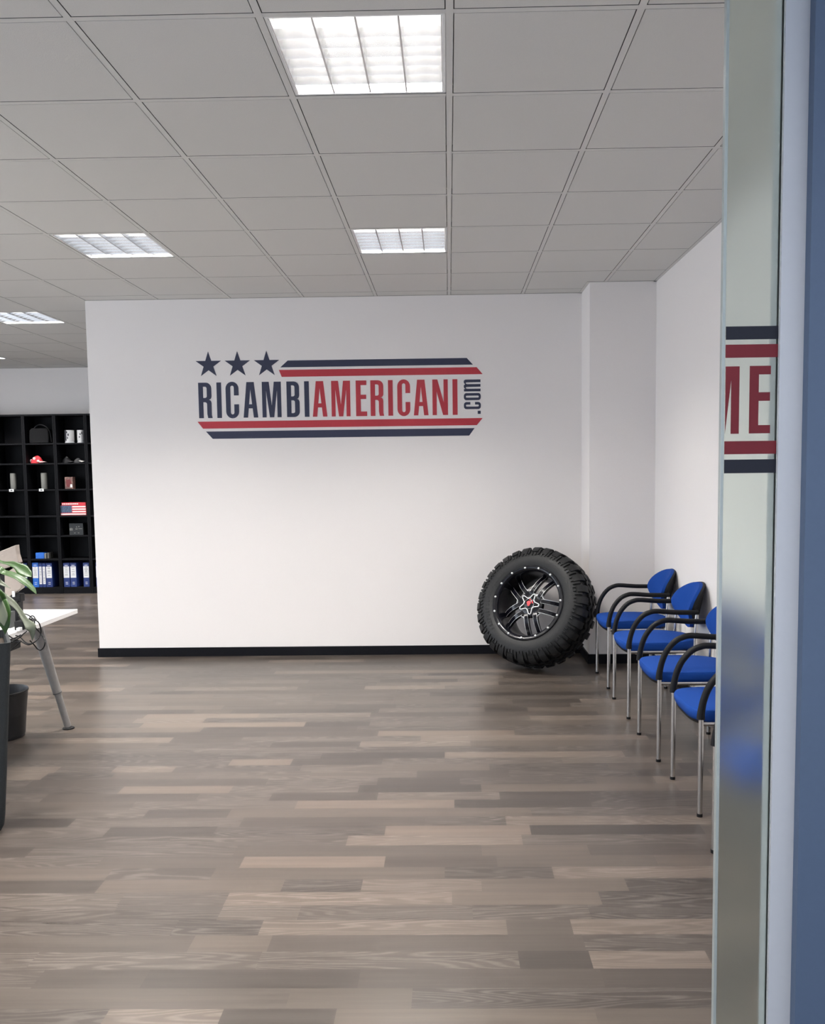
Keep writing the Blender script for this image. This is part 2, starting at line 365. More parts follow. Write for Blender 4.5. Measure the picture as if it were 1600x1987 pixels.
# ------------------------------------------------------------------ lettering
def arc(cx, cy, rx, ry, a0, a1, n=7): return [(cx + rx * cos(radians(a0 + (a1 - a0) * i / n)), cy + ry * sin(radians(a0 + (a1 - a0) * i / n))) for i in range(n + 1)]
GL = {
 'R': (.39, [[(0, 0), (.135, 0), (.135, .45), (.17, .45)] + arc(.18, .39, .06, .06, 90, 0, 4) + [(.24, .12), (.262, 0), (.39, 0), (.37, .08), (.37, .38)] + arc(.30, .42, .07, .095, 0, 90, 4)
            + arc(.30, .62, .075, .10, -90, 0, 4) + [(.375, .84)] + arc(.215, .84, .16, .16, 0, 90, 7) + [(0, 1)],
            [(.135, .57), (.135, .885), (.19, .885)] + arc(.19, .835, .05, .05, 90, 0, 4) + [(.24, .62)] + arc(.19, .62, .05, .05, 0, -90, 4)]),
 'I': (.135, [[(0, 0), (.135, 0), (.135, 1), (0, 1)]]),
 'C': (.37, [[(.37, .63), (.37, .82)] + arc(.185, .82, .185, .195, 0, 180, 12) + arc(.185, .18, .185, .195, 180, 360, 12) + [(.37, .38), (.235, .38)]
            + arc(.185, .15, .05, .055, 0, -180, 8) + arc(.185, .85, .05, .055, 180, 0, 8) + [(.235, .63)]]),
 'A': (.415, [[(0, 0), (.125, 0), (.152, .26), (.263, .26), (.29, 0), (.415, 0), (.312, 1), (.103, 1)], [(.165, .375), (.2075, .80), (.25, .375)]]),
 'M': (.53, [[(0, 0), (.112, 0), (.112, .76), (.205, 0), (.325, 0), (.418, .76), (.418, 0), (.53, 0), (.53, 1), (.335, 1), (.265, .33), (.195, 1), (0, 1)]]),
 'B': (.38, [[(0, 0), (.22, 0)] + arc(.22, .16, .16, .16, -90, 0, 7) + [(.38, .40)] + arc(.30, .41, .08, .10, 0, 90, 4) + arc(.30, .62, .07, .11, -90, 0, 4) + [(.37, .84)] + arc(.21, .84, .16, .16, 0, 90, 7) + [(0, 1)],
            [(.135, .58), (.135, .89), (.185, .89)] + arc(.185, .84, .05, .05, 90, 0, 4) + [(.235, .63)] + arc(.185, .63, .05, .05, 0, -90, 4),
            [(.135, .11), (.135, .47), (.19, .47)] + arc(.19, .42, .05, .05, 90, 0, 4) + [(.24, .16)] + arc(.19, .16, .05, .05, 0, -90, 4)]),
 'E': (.32, [[(0, 0), (.32, 0), (.32, .13), (.14, .13), (.14, .48), (.30, .48), (.30, .60), (.14, .60), (.14, .87), (.31, .87), (.31, 1), (0, 1)]]),
 'N': (.44, [[(0, 0), (.12, 0), (.12, .66), (.30, 0), (.44, 0), (.44, 1), (.32, 1), (.32, .36), (.145, 1), (0, 1)]]),
 'c': (.42, [[(.42, .62), (.42, .86)] + arc(.26, .86, .16, .15, 0, 90, 5) + arc(.16, .86, .16, .15, 90, 180, 5) + arc(.16, .14, .16, .15, 180, 270, 5) + arc(.26, .14, .16, .15, 270, 360, 5) + [(.42, .34), (.27, .34), (.27, .16)]
            + arc(.21, .16, .06, .05, 0, -180, 6) + arc(.21, .84, .06, .05, 180, 0, 6) + [(.27, .62)]]),
 'o': (.42, [arc(.26, .86, .16, .15, 0, 90, 5) + arc(.16, .86, .16, .15, 90, 180, 5) + arc(.16, .14, .16, .15, 180, 270, 5) + arc(.26, .14, .16, .15, 270, 360, 5),
            arc(.21, .16, .06, .05, 0, -180, 6) + arc(.21, .84, .06, .05, 180, 0, 6)]),
 'm': (.72, [[(0, 0), (.16, 0), (.16, .80)] + arc(.22, .84, .05, .05, 180, 0, 5) + [(.28, 0), (.44, 0), (.44, .80)] + arc(.50, .84, .05, .05, 180, 0, 5) + [(.56, 0), (.72, 0), (.72, .86)]
            + arc(.60, .88, .12, .13, 0, 90, 5) + [(.52, 1.0), (.44, .93), (.38, 1.0), (.30, 1.01), (.22, .99), (.155, .92), (.15, 1), (0, 1)]]),
 '.': (.18, [[(0, 0), (.18, 0), (.18, .18), (0, .18)]]),
}
def shape(name, polys, fn, material, parent, thick=.0012):
    """vinyl cut-out: polys (first outline, rest holes) mapped by fn(u,v)->(x,z) at the plane, extruded towards the viewer"""
    cu = bpy.data.curves.new(name, 'CURVE'); cu.dimensions = '2D'; cu.fill_mode = 'BOTH'; cu.extrude = thick / 2
    for pl in polys:
        sp = cu.splines.new('POLY'); sp.points.add(len(pl) - 1); sp.use_cyclic_u = True
        for q, p in zip(sp.points, pl):
            x, z = fn(*p); q.co = (x, z, 0, 1)
    o = bpy.data.objects.new(name, cu); C.objects.link(o); dg = bpy.context.evaluated_depsgraph_get(); dg.update()
    me = bpy.data.meshes.new_from_object(o.evaluated_get(dg)); bpy.data.objects.remove(o); bpy.data.curves.remove(cu)
    me.materials.clear(); me.materials.append(material)
    me.transform(Matrix(((1, 0, 0, 0), (0, 0, 1, -thick / 2), (0, 1, 0, 0), (0, 0, 0, 1))))
    r = bpy.data.objects.new(name, me); C.objects.link(r); r.parent = parent; return r
sign = empty('wall_lettering', (-.9, YW - .0005, 1.83), 'large navy and red three-star RICAMBIAMERICANI.com lettering with stripes on the white wall', 'sign')
sx, sz = .9, -1.83
for cx in (-1.977, -1.736, -1.494):
    st = [(cx + (.111 if i % 2 == 0 else .0425) * sin(i * pi / 5), 2.438 + (.111 if i % 2 == 0 else .0425) * cos(i * pi / 5)) for i in range(10)]
    shape('star', [st], lambda x, z: (x + sx, z + sz), navy_m, sign)
for poly, mm in (([(-1.3187, 2.466), (.158, 2.466), (.2083, 2.411), (-1.3816, 2.411)], navy_m), ([(-1.3941, 2.390), (.2387, 2.390), (.2874, 2.333), (-1.3716, 2.333)], red_m),
                 ([(-2.0825, 1.974), (.2846, 1.974), (.2364, 1.916), (-2.0379, 1.916)], red_m), ([(-2.0146, 1.892), (.2175, 1.892), (.1726, 1.831), (-1.9596, 1.831)], navy_m)):
    shape('stripe', [poly], lambda x, z: (x + sx, z + sz), mm, sign)
zb, zt_ = 2.0025, 2.2945
for ch, x0, x1, mm in [('R', -2.068, -1.955, 0), ('I', -1.916, -1.877, 0), ('C', -1.841, -1.733, 0), ('A', -1.697, -1.575, 0), ('M', -1.539, -1.381, 0), ('B', -1.335, -1.228, 0), ('I', -1.188, -1.149, 0),
                       ('A', -1.121, -1.000, 1), ('M', -.964, -.808, 1), ('E', -.761, -.670, 1), ('R', -.640, -.529, 1), ('I', -.494, -.455, 1), ('C', -.418, -.312, 1), ('A', -.2835, -.162, 1), ('N', -.128, -.001, 1), ('I', .038, .0785, 1)]:
    wd, pl = GL[ch]
    shape('letter', pl, lambda u, v: (x0 + sx + (x1 - x0) * u / wd, zb + sz + (zt_ - zb) * v), (navy_m, red_m)[mm], sign)
# '.com' running upwards: u runs up the wall, v runs to the left
for ch, z0, z1 in [('.', 2.0085, 2.0335), ('c', 2.048, 2.106), ('o', 2.1215, 2.179), ('m', 2.193, 2.290)]:
    wd, pl = GL[ch]
    shape('letter', pl, lambda u, v: (.269 + sx - .1365 * v * (1 if ch != '.' else 1), z0 + sz + (z1 - z0) * u / wd), navy_m, sign)

# ------------------------------------------------------------------ glass partition on the right
fnavy_shaded_m = mat('film_navy_shaded', srgb(12, 14, 28), .5, spec=.3, var=.05); fred_shaded_m = mat('film_red_shaded', srgb(92, 15, 26), .5, spec=.3, var=.04)  # same vinyl as the wall sign, coloured darker for the dim near side
YG = 1.70
gl = empty('glass_panel', (.585, YG, 0), 'frosted glass panel with part of the red and navy lettering, beside the chairs', 'glass panel')
b = MB(); b.box(-.049, -.006, .0, .052, .006, H - .002, frost_m); b.build('frosted_pane', gl)
b = MB(); b.box(-.0555, -.007, .0, -.0492, .007, H - .002, steel_m); b.build('edge_seal', gl, bevel=.001)
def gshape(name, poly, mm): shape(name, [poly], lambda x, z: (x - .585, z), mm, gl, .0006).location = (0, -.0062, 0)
gshape('stripe', [(.5365, 1.811), (.6368, 1.811), (.6368, 1.786), (.5365, 1.786)], fnavy_shaded_m)
gshape('stripe', [(.5365, 1.7765), (.6368, 1.7765), (.6368, 1.7515), (.5365, 1.7515)], fred_shaded_m)
gshape('letter', [(.5372, 1.735), (.5640, 1.735), (.5640, 1.6055), (.5482, 1.6055), (.5482, 1.710), (.5372, 1.6055)], fred_shaded_m)
gshape('letter', [(x + .0025, z) for x, z in ((.5810, 1.7354), (.6215, 1.7354), (.6215, 1.7190), (.5988, 1.7190), (.5988, 1.6848), (.6206, 1.6848), (.6206, 1.6683), (.5988, 1.6683), (.5988, 1.6217), (.6217, 1.6217), (.6217, 1.6058), (.5810, 1.6058))], fred_shaded_m)
gshape('stripe', [(.5365, 1.5912), (.6368, 1.5912), (.6368, 1.5660), (.5365, 1.5660)], fred_shaded_m)
gshape('stripe', [(.5365, 1.5555), (.6368, 1.5555), (.6368, 1.5290), (.5365, 1.5290)], fnavy_shaded_m)
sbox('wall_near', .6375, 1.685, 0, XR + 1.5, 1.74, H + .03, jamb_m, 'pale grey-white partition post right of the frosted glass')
sbox('blue_panel', .682, 1.660, 0, 1.9, 1.684, H + .03, bluew_m, 'blue painted panel at the right edge of the picture')  # flat blue cladding on the partition face, not a door leaf

# ------------------------------------------------------------------ off-road wheel
n = Vector((-.48393, -.79143, .37343)); u = Vector((-.85315, .52166, 0)); v = Vector((.19480, .31859, .92766))
wheel = empty('off_road_wheel', (0.584, 6.471, .5405), 'big knobbly off-road tyre on a black five-spoke rim leaning in the corner', 'wheel')
wheel.matrix_world = Matrix.Translation((.5913, 6.5519, .5280)) @ Matrix((u, v, n)).transposed().to_4x4() @ Matrix.Scale(1.0125, 4)
t = MB()
prof = [(.283, -.012), (.288, .000), (.300, .006), (.325, .012), (.352, .012), (.380, .004), (.405, -.010), (.424, -.028), (.436, -.055), (.4405, -.10), (.442, -.16), (.4405, -.22), (.436, -.262), (.424, -.288), (.400, -.305), (.350, -.318), (.30, -.315), (.278, -.30), (.262, -.29), (.262, -.02)]
t.lathe(prof, 120, rub_m, closed=True)
def lug(a0, a1, pr, base=.022, skew=0.0):
    """tread block following profile pr [(r,z)...], sunk into the carcass"""
    mid = []; n_ = len(pr)
    for side, a in ((0, a0), (1, a1)):
        for i, (r, z) in enumerate(pr):
            aa = a + skew * (i / (n_ - 1) - .5)
            shrink = .0
            mid.append((r * cos(aa), r * sin(aa), z))
        for i, (r, z) in enumerate(pr):
            aa = a + skew * (i / (n_ - 1) - .5) + (-.006 if side == 0 else .006)
            # inner copy, pushed towards the tube centre (r .36, z -.15)
            dr, dz = .35 - r, -.155 - z; L_ = math.hypot(dr, dz); r2, z2 = r + dr / L_ * base, z + dz / L_ * base
            mid.append((r2 * cos(aa), r2 * sin(aa), z2))
    fs = []; o0, i0, o1, i1 = 0, n_, 2 * n_, 3 * n_
    for i in range(n_ - 1):
        fs += [(o0 + i, o0 + i + 1, o1 + i + 1, o1 + i), (o0 + i, i0 + i, i0 + i + 1, o0 + i + 1), (o1 + i, o1 + i + 1, i1 + i + 1, i1 + i)]
    fs += [(o0, o1, i1, i0), (o0 + n_ - 1, i0 + n_ - 1, i1 + n_ - 1, o1 + n_ - 1)]
    t.add(mid, fs, rub_m)
NB = 30; st = 2 * pi / NB
for k in range(NB):
    a = k * st; long = k % 2 == 0
    f_ = [(.392, .006) if long else (.408, .000), (.420, -.010), (.440, -.024), (.455, -.050), (.459, -.078 if long else -.095)]
    r_ = [(.459, -.235 if long else -.220), (.455, -.262), (.440, -.288), (.420, -.302), (.404, -.306)]
    lug(a + .10 * st, a + .66 * st, f_); lug(a + .55 * st, a + 1.11 * st, r_)
    lug(a + .02 * st, a + .50 * st, [(.458, -.104), (.461, -.130), (.461, -.148)], skew=.10)
    lug(a + .48 * st, a + .94 * st, [(.461, -.158), (.461, -.180), (.459, -.206)], skew=-.10)
    lug(a + .60 * st, a + .88 * st, [(.459, -.088), (.461, -.110), (.461, -.135)], skew=-.06)
    lug(a + .16 * st, a + .34 * st, [(.461, -.172), (.460, -.190), (.459, -.212)], skew=.06)
    # narrow sidewall ribs under the shoulder lugs
    lug(a + .76 * st, a + .92 * st, [(.384, .013), (.400, .006), (.418, -.006), (.434, -.022)], base=.014)
    lug(a + .14 * st, a + .24 * st, [(.374, .0125), (.386, .010), (.396, .007)], base=.008); lug(a + .48 * st, a + .58 * st, [(.374, .0125), (.386, .010), (.396, .007)], base=.008)
t.build('tyre', wheel, smooth=35)
# raised sidewall lettering (moulded strokes)
t = MB()
for a0, a1 in ((-.75, .75),):
    k = 0; a = a0
    while a < a1:
        for (da, r0, r1) in ((0, .318, .350), (.028, .318, .350)) if k % 3 else ((0, .318, .350), (.022, .330, .350)):
            t.add([((r) * cos(a + da + s_), (r) * sin(a + da + s_), z) for r in (r0, r1) for s_ in (0, .012) for z in (.009, .0145)],
                  [(1, 3, 7, 5), (0, 1, 5, 4), (2, 6, 7, 3), (0, 2, 3, 1), (4, 5, 7, 6)], rub_m)
        a += .085; k += 1
t.build('sidewall_lettering', wheel)
r = MB()
r.lathe([(.292, .006), (.288, .011), (.272, .011), (.262, .006), (.255, -.004), (.250, -.020), (.247, -.06), (.240, -.115), (.232, -.14), (.224, -.20), (.236, -.29), (.262, -.30), (.275, -.295), (.275, -.02), (.286, -.005)], 96, rim_m, closed=True)
r.build('rim', wheel, smooth=30)
for i in range(15):
    a = radians(77 + 24 * i)
    q = MB(); q.lathe([(.0001, .0205), (.0050, .0198), (.0078, .0160), (.0082, .010)], 12, white_m, Matrix.Translation((.2735 * cos(a), .2735 * sin(a), 0)))
    q.build('rim_bolt', wheel, smooth=50)
q = MB(); q.lathe([(.0001, -.045), (.075, -.045), (.098, -.055), (.100, -.09), (.0001, -.095)], 40, rim_m); q.build('hub', wheel, smooth=30)
SA = 41
for i in range(5):
    M = Matrix.Rotation(radians(SA + 72 * i), 4, 'Z'); q = MB(); e = MB()
    for s_ in (1, -1):
        # spoke bar bows outwards and dives to the barrel
        path = [tuple(p_) for p_ in smoothpath([(.055, s_ * .038, -.050), (.10, s_ * .037, -.043), (.15, s_ * .038, -.054), (.20, s_ * .041, -.083), (.240, s_ * .043, -.120)], 4)]; np_ = len(path)
        vs = []; hwid = .0175
        for (x, y, z) in path: vs += [M @ Vector(p) for p in ((x, y - hwid, z), (x, y + hwid, z), (x, y + hwid * .8, z - .04), (x, y - hwid * .8, z - .04))]
        fs = [(0, 3, 2, 1), tuple(range(4 * np_ - 4, 4 * np_))] + [(4 * k + j, 4 * k + (j + 1) % 4, 4 * (k + 1) + (j + 1) % 4, 4 * (k + 1) + j) for k in range(np_ - 1) for j in range(4)]
        q.add(vs, fs, rim_m)
        for (of, wl) in ((s_ * .0155, .0011), (-s_ * .0155, .0006)):
            vs = []
            for (x, y, z) in path[3:]: vs += [M @ Vector((x, y + of - wl, z + .0012)), M @ Vector((x, y + of + wl, z + .0012)), M @ Vector((x, y + of + wl, z - .002)), M @ Vector((x, y + of - wl, z - .002))]
            e.add(vs, [(0, 3, 2, 1), tuple(range(4 * np_ - 16, 4 * np_ - 12))] + [(4 * k + j, 4 * k + (j + 1) % 4, 4 * (k + 1) + (j + 1) % 4, 4 * (k + 1) + j) for k in range(np_ - 4) for j in range(4)], mill_m)
    sp_ = q.build('spoke', wheel, smooth=35); e.build('milled_edge', sp_)
    # curved web joining this pair to the next, with its milled highlight
    M2 = Matrix.Rotation(radians(SA + 36 + 72 * i), 4, 'Z')
    q = MB(); pts = [M2 @ Vector((.112 + .028 * (abs(j) / 4) ** 2, .013 * j, -.050 - .012 * (abs(j) / 4))) for j in range(-4, 5)]
    q.tube(pts, .0032, mill_m, 6); q.build('milled_edge', wheel, smooth=50)
# cap: silver star outline, studs, black centre and red emblem
def ring(pts, wd_, z0, z1, mm, mb):
    P_ = [Vector((*p, 0)) for p in pts]; n_ = len(P_); cen = sum(P_, Vector()) / n_
    vs = []
    for i in range(n_):
        a, b_, c_ = P_[i - 1], P_[i], P_[(i + 1) % n_]
        t1 = (b_ - a).normalized(); t2 = (c_ - b_).normalized(); nn = Vector((-(t1 + t2).y, (t1 + t2).x, 0)).normalized()
        k_ = wd_ / max(.45, nn.dot(Vector((-t1.y, t1.x, 0))))
        for q_ in (b_ - nn * k_ / 2, b_ + nn * k_ / 2):
            vs += [(q_.x, q_.y, z1), (q_.x, q_.y, z0)]
    fs = []
    for i in range(n_):
        o, p_ = 4 * i, 4 * ((i + 1) % n_); fs += [(o, p_, p_ + 2, o + 2), (o, o + 1, p_ + 1, p_), (o + 2, p_ + 2, p_ + 3, o + 3)]
    mb.add(vs, fs, mm)
q = MB(); q.lathe([(.0001, -.026), (.030, -.027), (.040, -.034), (.046, -.046)], 36, rim_m); capo = q.build('centre_cap', wheel, smooth=40)
q = MB(); star = []
for i in range(5):
    a = radians(SA + 72 * i)
    for (r_, da) in ((.046, -.42), (.078, -.13), (.083, 0.0), (.078, .13), (.046, .42)): star.append((r_ * cos(a + da), r_ * sin(a + da)))
ring(star, .0055, -.046, -.030, mill_m, q); q.build('star_trim', capo)
q = MB(); poly = [(p[0] * .93, p[1] * .93) for p in star]; q.prism(poly, 'z', -.060, -.040, rim_m); q.build('star_plate', capo)
for i in range(20):
    a = 2 * pi * i / 20; q = MB(); q.lathe([(.0001, .004), (.002, .0035), (.0028, 0)], 8, mill_m, Matrix.Translation((.0385 * cos(a), .0385 * sin(a), -.033))); q.build('stud', capo, smooth=60)
q = MB(); em = [(.016 * cos(radians(a)) * (1 + .22 * sin(3 * radians(a))), .020 * sin(radians(a))) for a in range(0, 360, 20)]
q.prism(em, 'z', -.028, -.022, cap_red_m); q.build('emblem', capo, bevel=.001)
q = MB()
for a in (100, 140, 165): q.prism([(.030 * cos(radians(a)) + .006 * cos(radians(b_)), .030 * sin(radians(a)) + .006 * sin(radians(b_))) for b_ in range(0, 360, 60)], 'z', -.032, -.026, cap_red_m)
q.build('emblem', capo)

# ------------------------------------------------------------------ blue visitor chairs
def sheet(rows, nv, M=None): pass
def make_chair():
    root = empty('visitor_chair', (0, 0, 0), 'x', 'chair')
    # local: front towards -X, origin on the floor midway between the legs (legs at x -.205 / +.195)
    hy = .232
    for s_ in (-1, 1):
        y = s_ * hy
        l = MB(); l.tube([(-.205, y, .012), (-.203, y, .462)], .0115, chrome_m, 14); o = l.build('leg', root, smooth=40)
        f = MB(); f.tube([(-.205, y, 0), (-.205, y, .014)], .013, shell_m, 12); f.build('foot_cap', o, smooth=40)
        l = MB(); l.tube(smoothpath([(.195, y, .012), (.195, y, .30), (.200, y, .50), (.208, y, .648)], 4), .0115, chrome_m, 14); o = l.build('leg', root, smooth=40)
        f = MB(); f.tube([(.195, y, 0), (.195, y, .014)], .013, shell_m, 12); f.build('foot_cap', o, smooth=40)
        a = MB(); pts = smoothpath([(-.205, y, .440), (-.203, y, .475), (-.190, y, .535), (-.165, y, .592), (-.122, y, .642), (-.075, y, .665), (-.03, y, .670), (.08, y, .662), (.215, y, .660)], 5)
        rs = [.0155 + .003 * (1 - min(1, i / 8)) for i in range(len(pts))]
        a.tube(pts, rs, shell_m, 14); a.build('armrest', root, smooth=50)
        br = MB(); br.tube([(.204, y, .60), (.235, y * .86, .60), (.245, y * .62, .60)], .009, chrome_m, 10); br.build('back_bracket', root, smooth=50)
    fr = MB()
    for x in (-.16, .17): fr.tube([(x, -hy, .412), (x, hy, .412)], .010, chrome_m, 10)
    for s_ in (-1, 1): fr.tube([(-.205, s_ * hy * .98, .416), (.197, s_ * hy * .98, .416)], .009, chrome_m, 10)
    fr.build('seat_frame', root, smooth=40)
    # seat: D-shaped cushion narrowing to the back
    def outline(k=1.0, n=44):
        out = []
        for i in range(n):
            t_ = 2 * pi * i / n; c_, s_ = cos(t_), sin(t_)
            e_ = 2 / (4.4 if c_ < 0 else 2.8); x = (abs(c_) ** e_) * (1 if c_ > 0 else -1); y = (abs(s_) ** e_) * (1 if s_ > 0 else -1)
            wy = .216 * (1 - .20 * max(0, x) ** 2)
            out.append(((x * .245 + .0) * k, y * wy * k))
        return out
    def loft(levels, mm, name, sag=0):
        b_ = MB(); vs = []; n_ = 44
        for (z, k) in levels:
            for (x, y) in outline(k): vs.append((x + .010, y, z + sag * (x / .25) ** 2 * (1 if x < 0 else .2) * -1))
        L_ = len(levels); fs = [(j * n_ + i, j * n_ + (i + 1) % n_, (j + 1) * n_ + (i + 1) % n_, (j + 1) * n_ + i) for j in range(L_ - 1) for i in range(n_)]
        fs += [tuple(range(n_)), tuple((L_ - 1) * n_ + i for i in range(n_))]
        b_.add(vs, fs, mm); return b_.build(name, root, smooth=45)
    loft([(.412, .90), (.420, .955), (.434, .985), (.450, 1.0), (.463, .998), (.471, .980), (.474, .93), (.475, .4)], blue_m, 'seat', .004)
    loft([(.384, .55), (.394, .86), (.408, .945), (.418, .952)], shell_m, 'seat_shell', .004)
    # backrest: curved, egg-shaped with narrow bottom, leaning back
    def back(t0, t1, k, mm, name):
        nr, na = 8, 40; vs = []; b_ = MB()
        def pos(rr, a, t_):
            yy = rr * sin(a); zz = -rr * cos(a)                # a=0 at bottom
            wy = .212 * (1 - .30 * max(0, -zz) ** 1.5); z = zz * (.148 if zz < 0 else .142)
            Y_ = yy * wy * k; Z_ = z * k
            x = .274 + (Z_ + .0) * .22 - .085 * (Y_ / .21) ** 2 - t_
            return (x, Y_, .675 + Z_)
        for side, t_ in ((0, t0), (1, t1)):
            for j in range(nr + 1):
                rr = j / nr; edge = (1 - (1 - rr) ** 2) ** .5 if False else 1
                for i in range(na):
                    a = 2 * pi * i / na; puff = (t_ if side == 0 else t1) * (1 - .35 * rr ** 6)
                    vs.append(pos(rr, a, puff))
        fs = []
        for side in (0, 1):
            o = side * (nr + 1) * na
            for j in range(nr):
                for i in range(na): fs.append((o + j * na + i, o + j * na + (i + 1) % na, o + (j + 1) * na + (i + 1) % na, o + (j + 1) * na + i))
        o2 = (nr + 1) * na + nr * na
        for i in range(na): fs.append((nr * na + i, nr * na + (i + 1) % na, o2 + (i + 1) % na, o2 + i))
        b_.add(vs, fs, mm); return b_.build(name, root, smooth=50)
    bk = back(.040, .006, .985, blue_m, 'backrest'); back(.006, -.016, 1.0, shell_m, 'back_shell')
    return root
chair = make_chair()
cl = ['blue upholstered armchair next to the leaning tyre, farthest from the camera', 'second blue upholstered armchair from the tyre', 'blue armchair in the middle of the wall row, third from the tyre',
      'fourth blue armchair from the tyre, backrest hidden by the glass panel', 'nearest blue armchair, mostly behind the frosted glass']
for i, (x, y) in enumerate([(1.310, 6.205), (1.298, 5.468), (1.293, 4.686), (1.300, 3.962), (1.252, 3.135)]):
    o = chair if i == 0 else copy_tree(chair)
    o.location = (x, y, 0); tag(o, cl[i], 'chair', 'blue armchairs in a row along the right wall')

# ------------------------------------------------------------------ bookcases on the far wall
YS = 11.11; dpt = .28; up_ = [-6.306, -5.900, -5.494, -5.088, -4.684, -4.278]
zs = [.083, .457, .763, 1.022, 1.367, 1.706, 1.963]
bl = ['sliver of black bookcase at the left frame edge above the monitor', 'left black bookcase holding only a grey cylinder above a shelf tag', 'tall black bookcase holding the bag and the red cap',
      'tall black bookcase holding the mugs, dark caps and flag box', 'tall black bookcase half hidden by the lettered wall']
for i in range(5):
    x0, x1 = up_[i] + .0008, up_[i + 1] - .0008; o = empty('bookcase', ((x0 + x1) / 2, YS + dpt / 2, 0), bl[i], 'bookcase', 'tall black bookcases on the far wall')
    ox, oy = (x0 + x1) / 2, YS + dpt / 2
    for (a, b_) in ((x0, x0 + .021), (x1 - .021, x1)):
        q = MB(); q.box(a - ox, YS - oy, 0, b_ - ox, YS + dpt - oy, 2.335, shelf_m); q.build('side_panel', o, bevel=.001)
    q = MB(); q.box(x0 + .021 - ox, dpt / 2 - .006, 0, x1 - .021 - ox, dpt / 2, 2.335, shelf_m); q.build('back_panel', o)
    q = MB(); q.box(x0 + .021 - ox, -dpt / 2 + .002, 2.313, x1 - .021 - ox, dpt / 2 - .006, 2.335, shelf_m); q.build('top_panel', o)
    q = MB(); q.box(x0 + .021 - ox, -dpt / 2 + .006, 0, x1 - .021 - ox, -dpt / 2 + .022, zs[0] - .019, shelf_m); q.build('plinth', o)
    for z in zs:
        q = MB(); q.box(x0 + .021 - ox, -dpt / 2 + .004, z - .019, x1 - .021 - ox, dpt / 2 - .006, z, shelf_m); q.build('shelf', o, bevel=.0008)
def X(px, py=950, Y=YS + .03): return at(px, py, Y).x
# binders
def binder(x0, x1, z0, h, lab_z, mm, label, thin=False, group=None):
    o = empty('ring_binder', ((x0 + x1) / 2, YS + .02, z0), label, 'binder', group); hw_ = (x1 - x0) / 2 - .0008
    q = MB(); q.box(-hw_, 0, 0, hw_, .235, h, mm); q.build('cover', o, bevel=.003)
    q = MB(); a, b_ = lab_z; k = .90 if not thin else .80
    q.box(-hw_ * k, -.0012, a, hw_ * k, 0, b_, label_m)
    rnd = random.Random(int(x0 * 1000)); z = b_ - .012
    while z > a + .02:
        ww = hw_ * rnd.uniform(.3, .6); q.box(-ww, -.0016, z - .004, ww, -.0011, z, ink_m); z -= rnd.uniform(.012, .03)
    q.build('spine_label', o)
    if not thin:
        q = MB(); q.box(-hw_ * .5, -.0012, h - .035, hw_ * .5, 0, h - .028, label_m); q.box(-hw_ * .38, -.0012, .038, hw_ * .38, 0, .044, label_m); q.box(-hw_ * .38, -.0012, .060, hw_ * .38, 0, .066, label_m)
        q.build('spine_print', o)
    return o
zb_ = zs[0] + .0005; G = 'ring binders on the bottom shelf'
B_ = [(43.5, 54, bind_m, 'dark blue binder half hidden by the plant leaf', 0), (63.5, 75.5, bindb_m, 'bright blue ring binder, lighter than all the others', 0), (76, 82.5, bind_m, 'thin navy binder directly right of the bright blue one', 1),
      (83, 89.5, bind_m, 'thin navy binder left of the wide one with a blank-looking label', 1), (90, 102, bind_m, 'wide navy binder right of the two thin ones', 0), (123.5, 136, bind_m, 'navy binder left of a touching pair', 0),
      (137, 149, bind_m, 'navy binder right of a touching pair', 0), (162, 174, bind_m, 'navy binder standing alone beside the upright', 0), (186.5, 198, bind_m, 'navy binder cut off by the lettered wall', 0)]
for a, b_, mm, lb, th in B_:
    binder(X(a, 1115), X(b_, 1115), zb_, .318 if mm is not bindb_m else .325, (.122, .272) if not th else (.042, .272), mm, lb, th, G)
# blue box with two small grey boxes, above the binders
def boxthing(name, px0, px1, z, h, mm, label, cat, dep=.12, y=YS + .05, ref=1000, bev=.003, group=None):
    x0, x1 = X(px0, ref, y), X(px1, ref, y); q = MB(); q.box(-(x1 - x0) / 2, 0, 0, (x1 - x0) / 2, dep, h, mm); o = q.build(name, bevel=bev, loc=((x0 + x1) / 2, y, z + .0005)); tag(o, label, cat, group); return o
boxthing('small_box', 69, 85.5, zs[1], .078, bindb_m, 'small bright blue box on the shelf above the binders', 'box', ref=1080)
boxthing('small_box', 86, 89.5, zs[1], .070, cyl_m, 'grey box touching the small blue box', 'box', ref=1080)
boxthing('small_box', 91.5, 95, zs[1], .078, mat('dark_grey_card', (.09, .09, .085), .7, var=.1), 'darker grey box just right of the grey one beside the blue box', 'box', ref=1080)
# dark printed box (column 3)
o = boxthing('printed_box', 134, 161, zs[2], .155, mat('dark_box', (.013, .014, .015), .5, var=.1), 'dark box with small grey printed marks below the flag box', 'box', ref=1020)
q = MB()
for (a, c, w_, h_) in ((-.085, .06, .010, .03), (-.07, .06, .008, .035), (-.055, .06, .008, .03), (.0, .10, .012, .012), (.03, .105, .012, .012), (-.01, .075, .03, .010), (.03, .08, .05, .006), (-.03, .025, .02, .006), (.02, .025, .02, .006)):
    q.box(a, -.0012, c, a + w_, 0, c + h_, cyl_m)
pr_ = q.build('print', o)
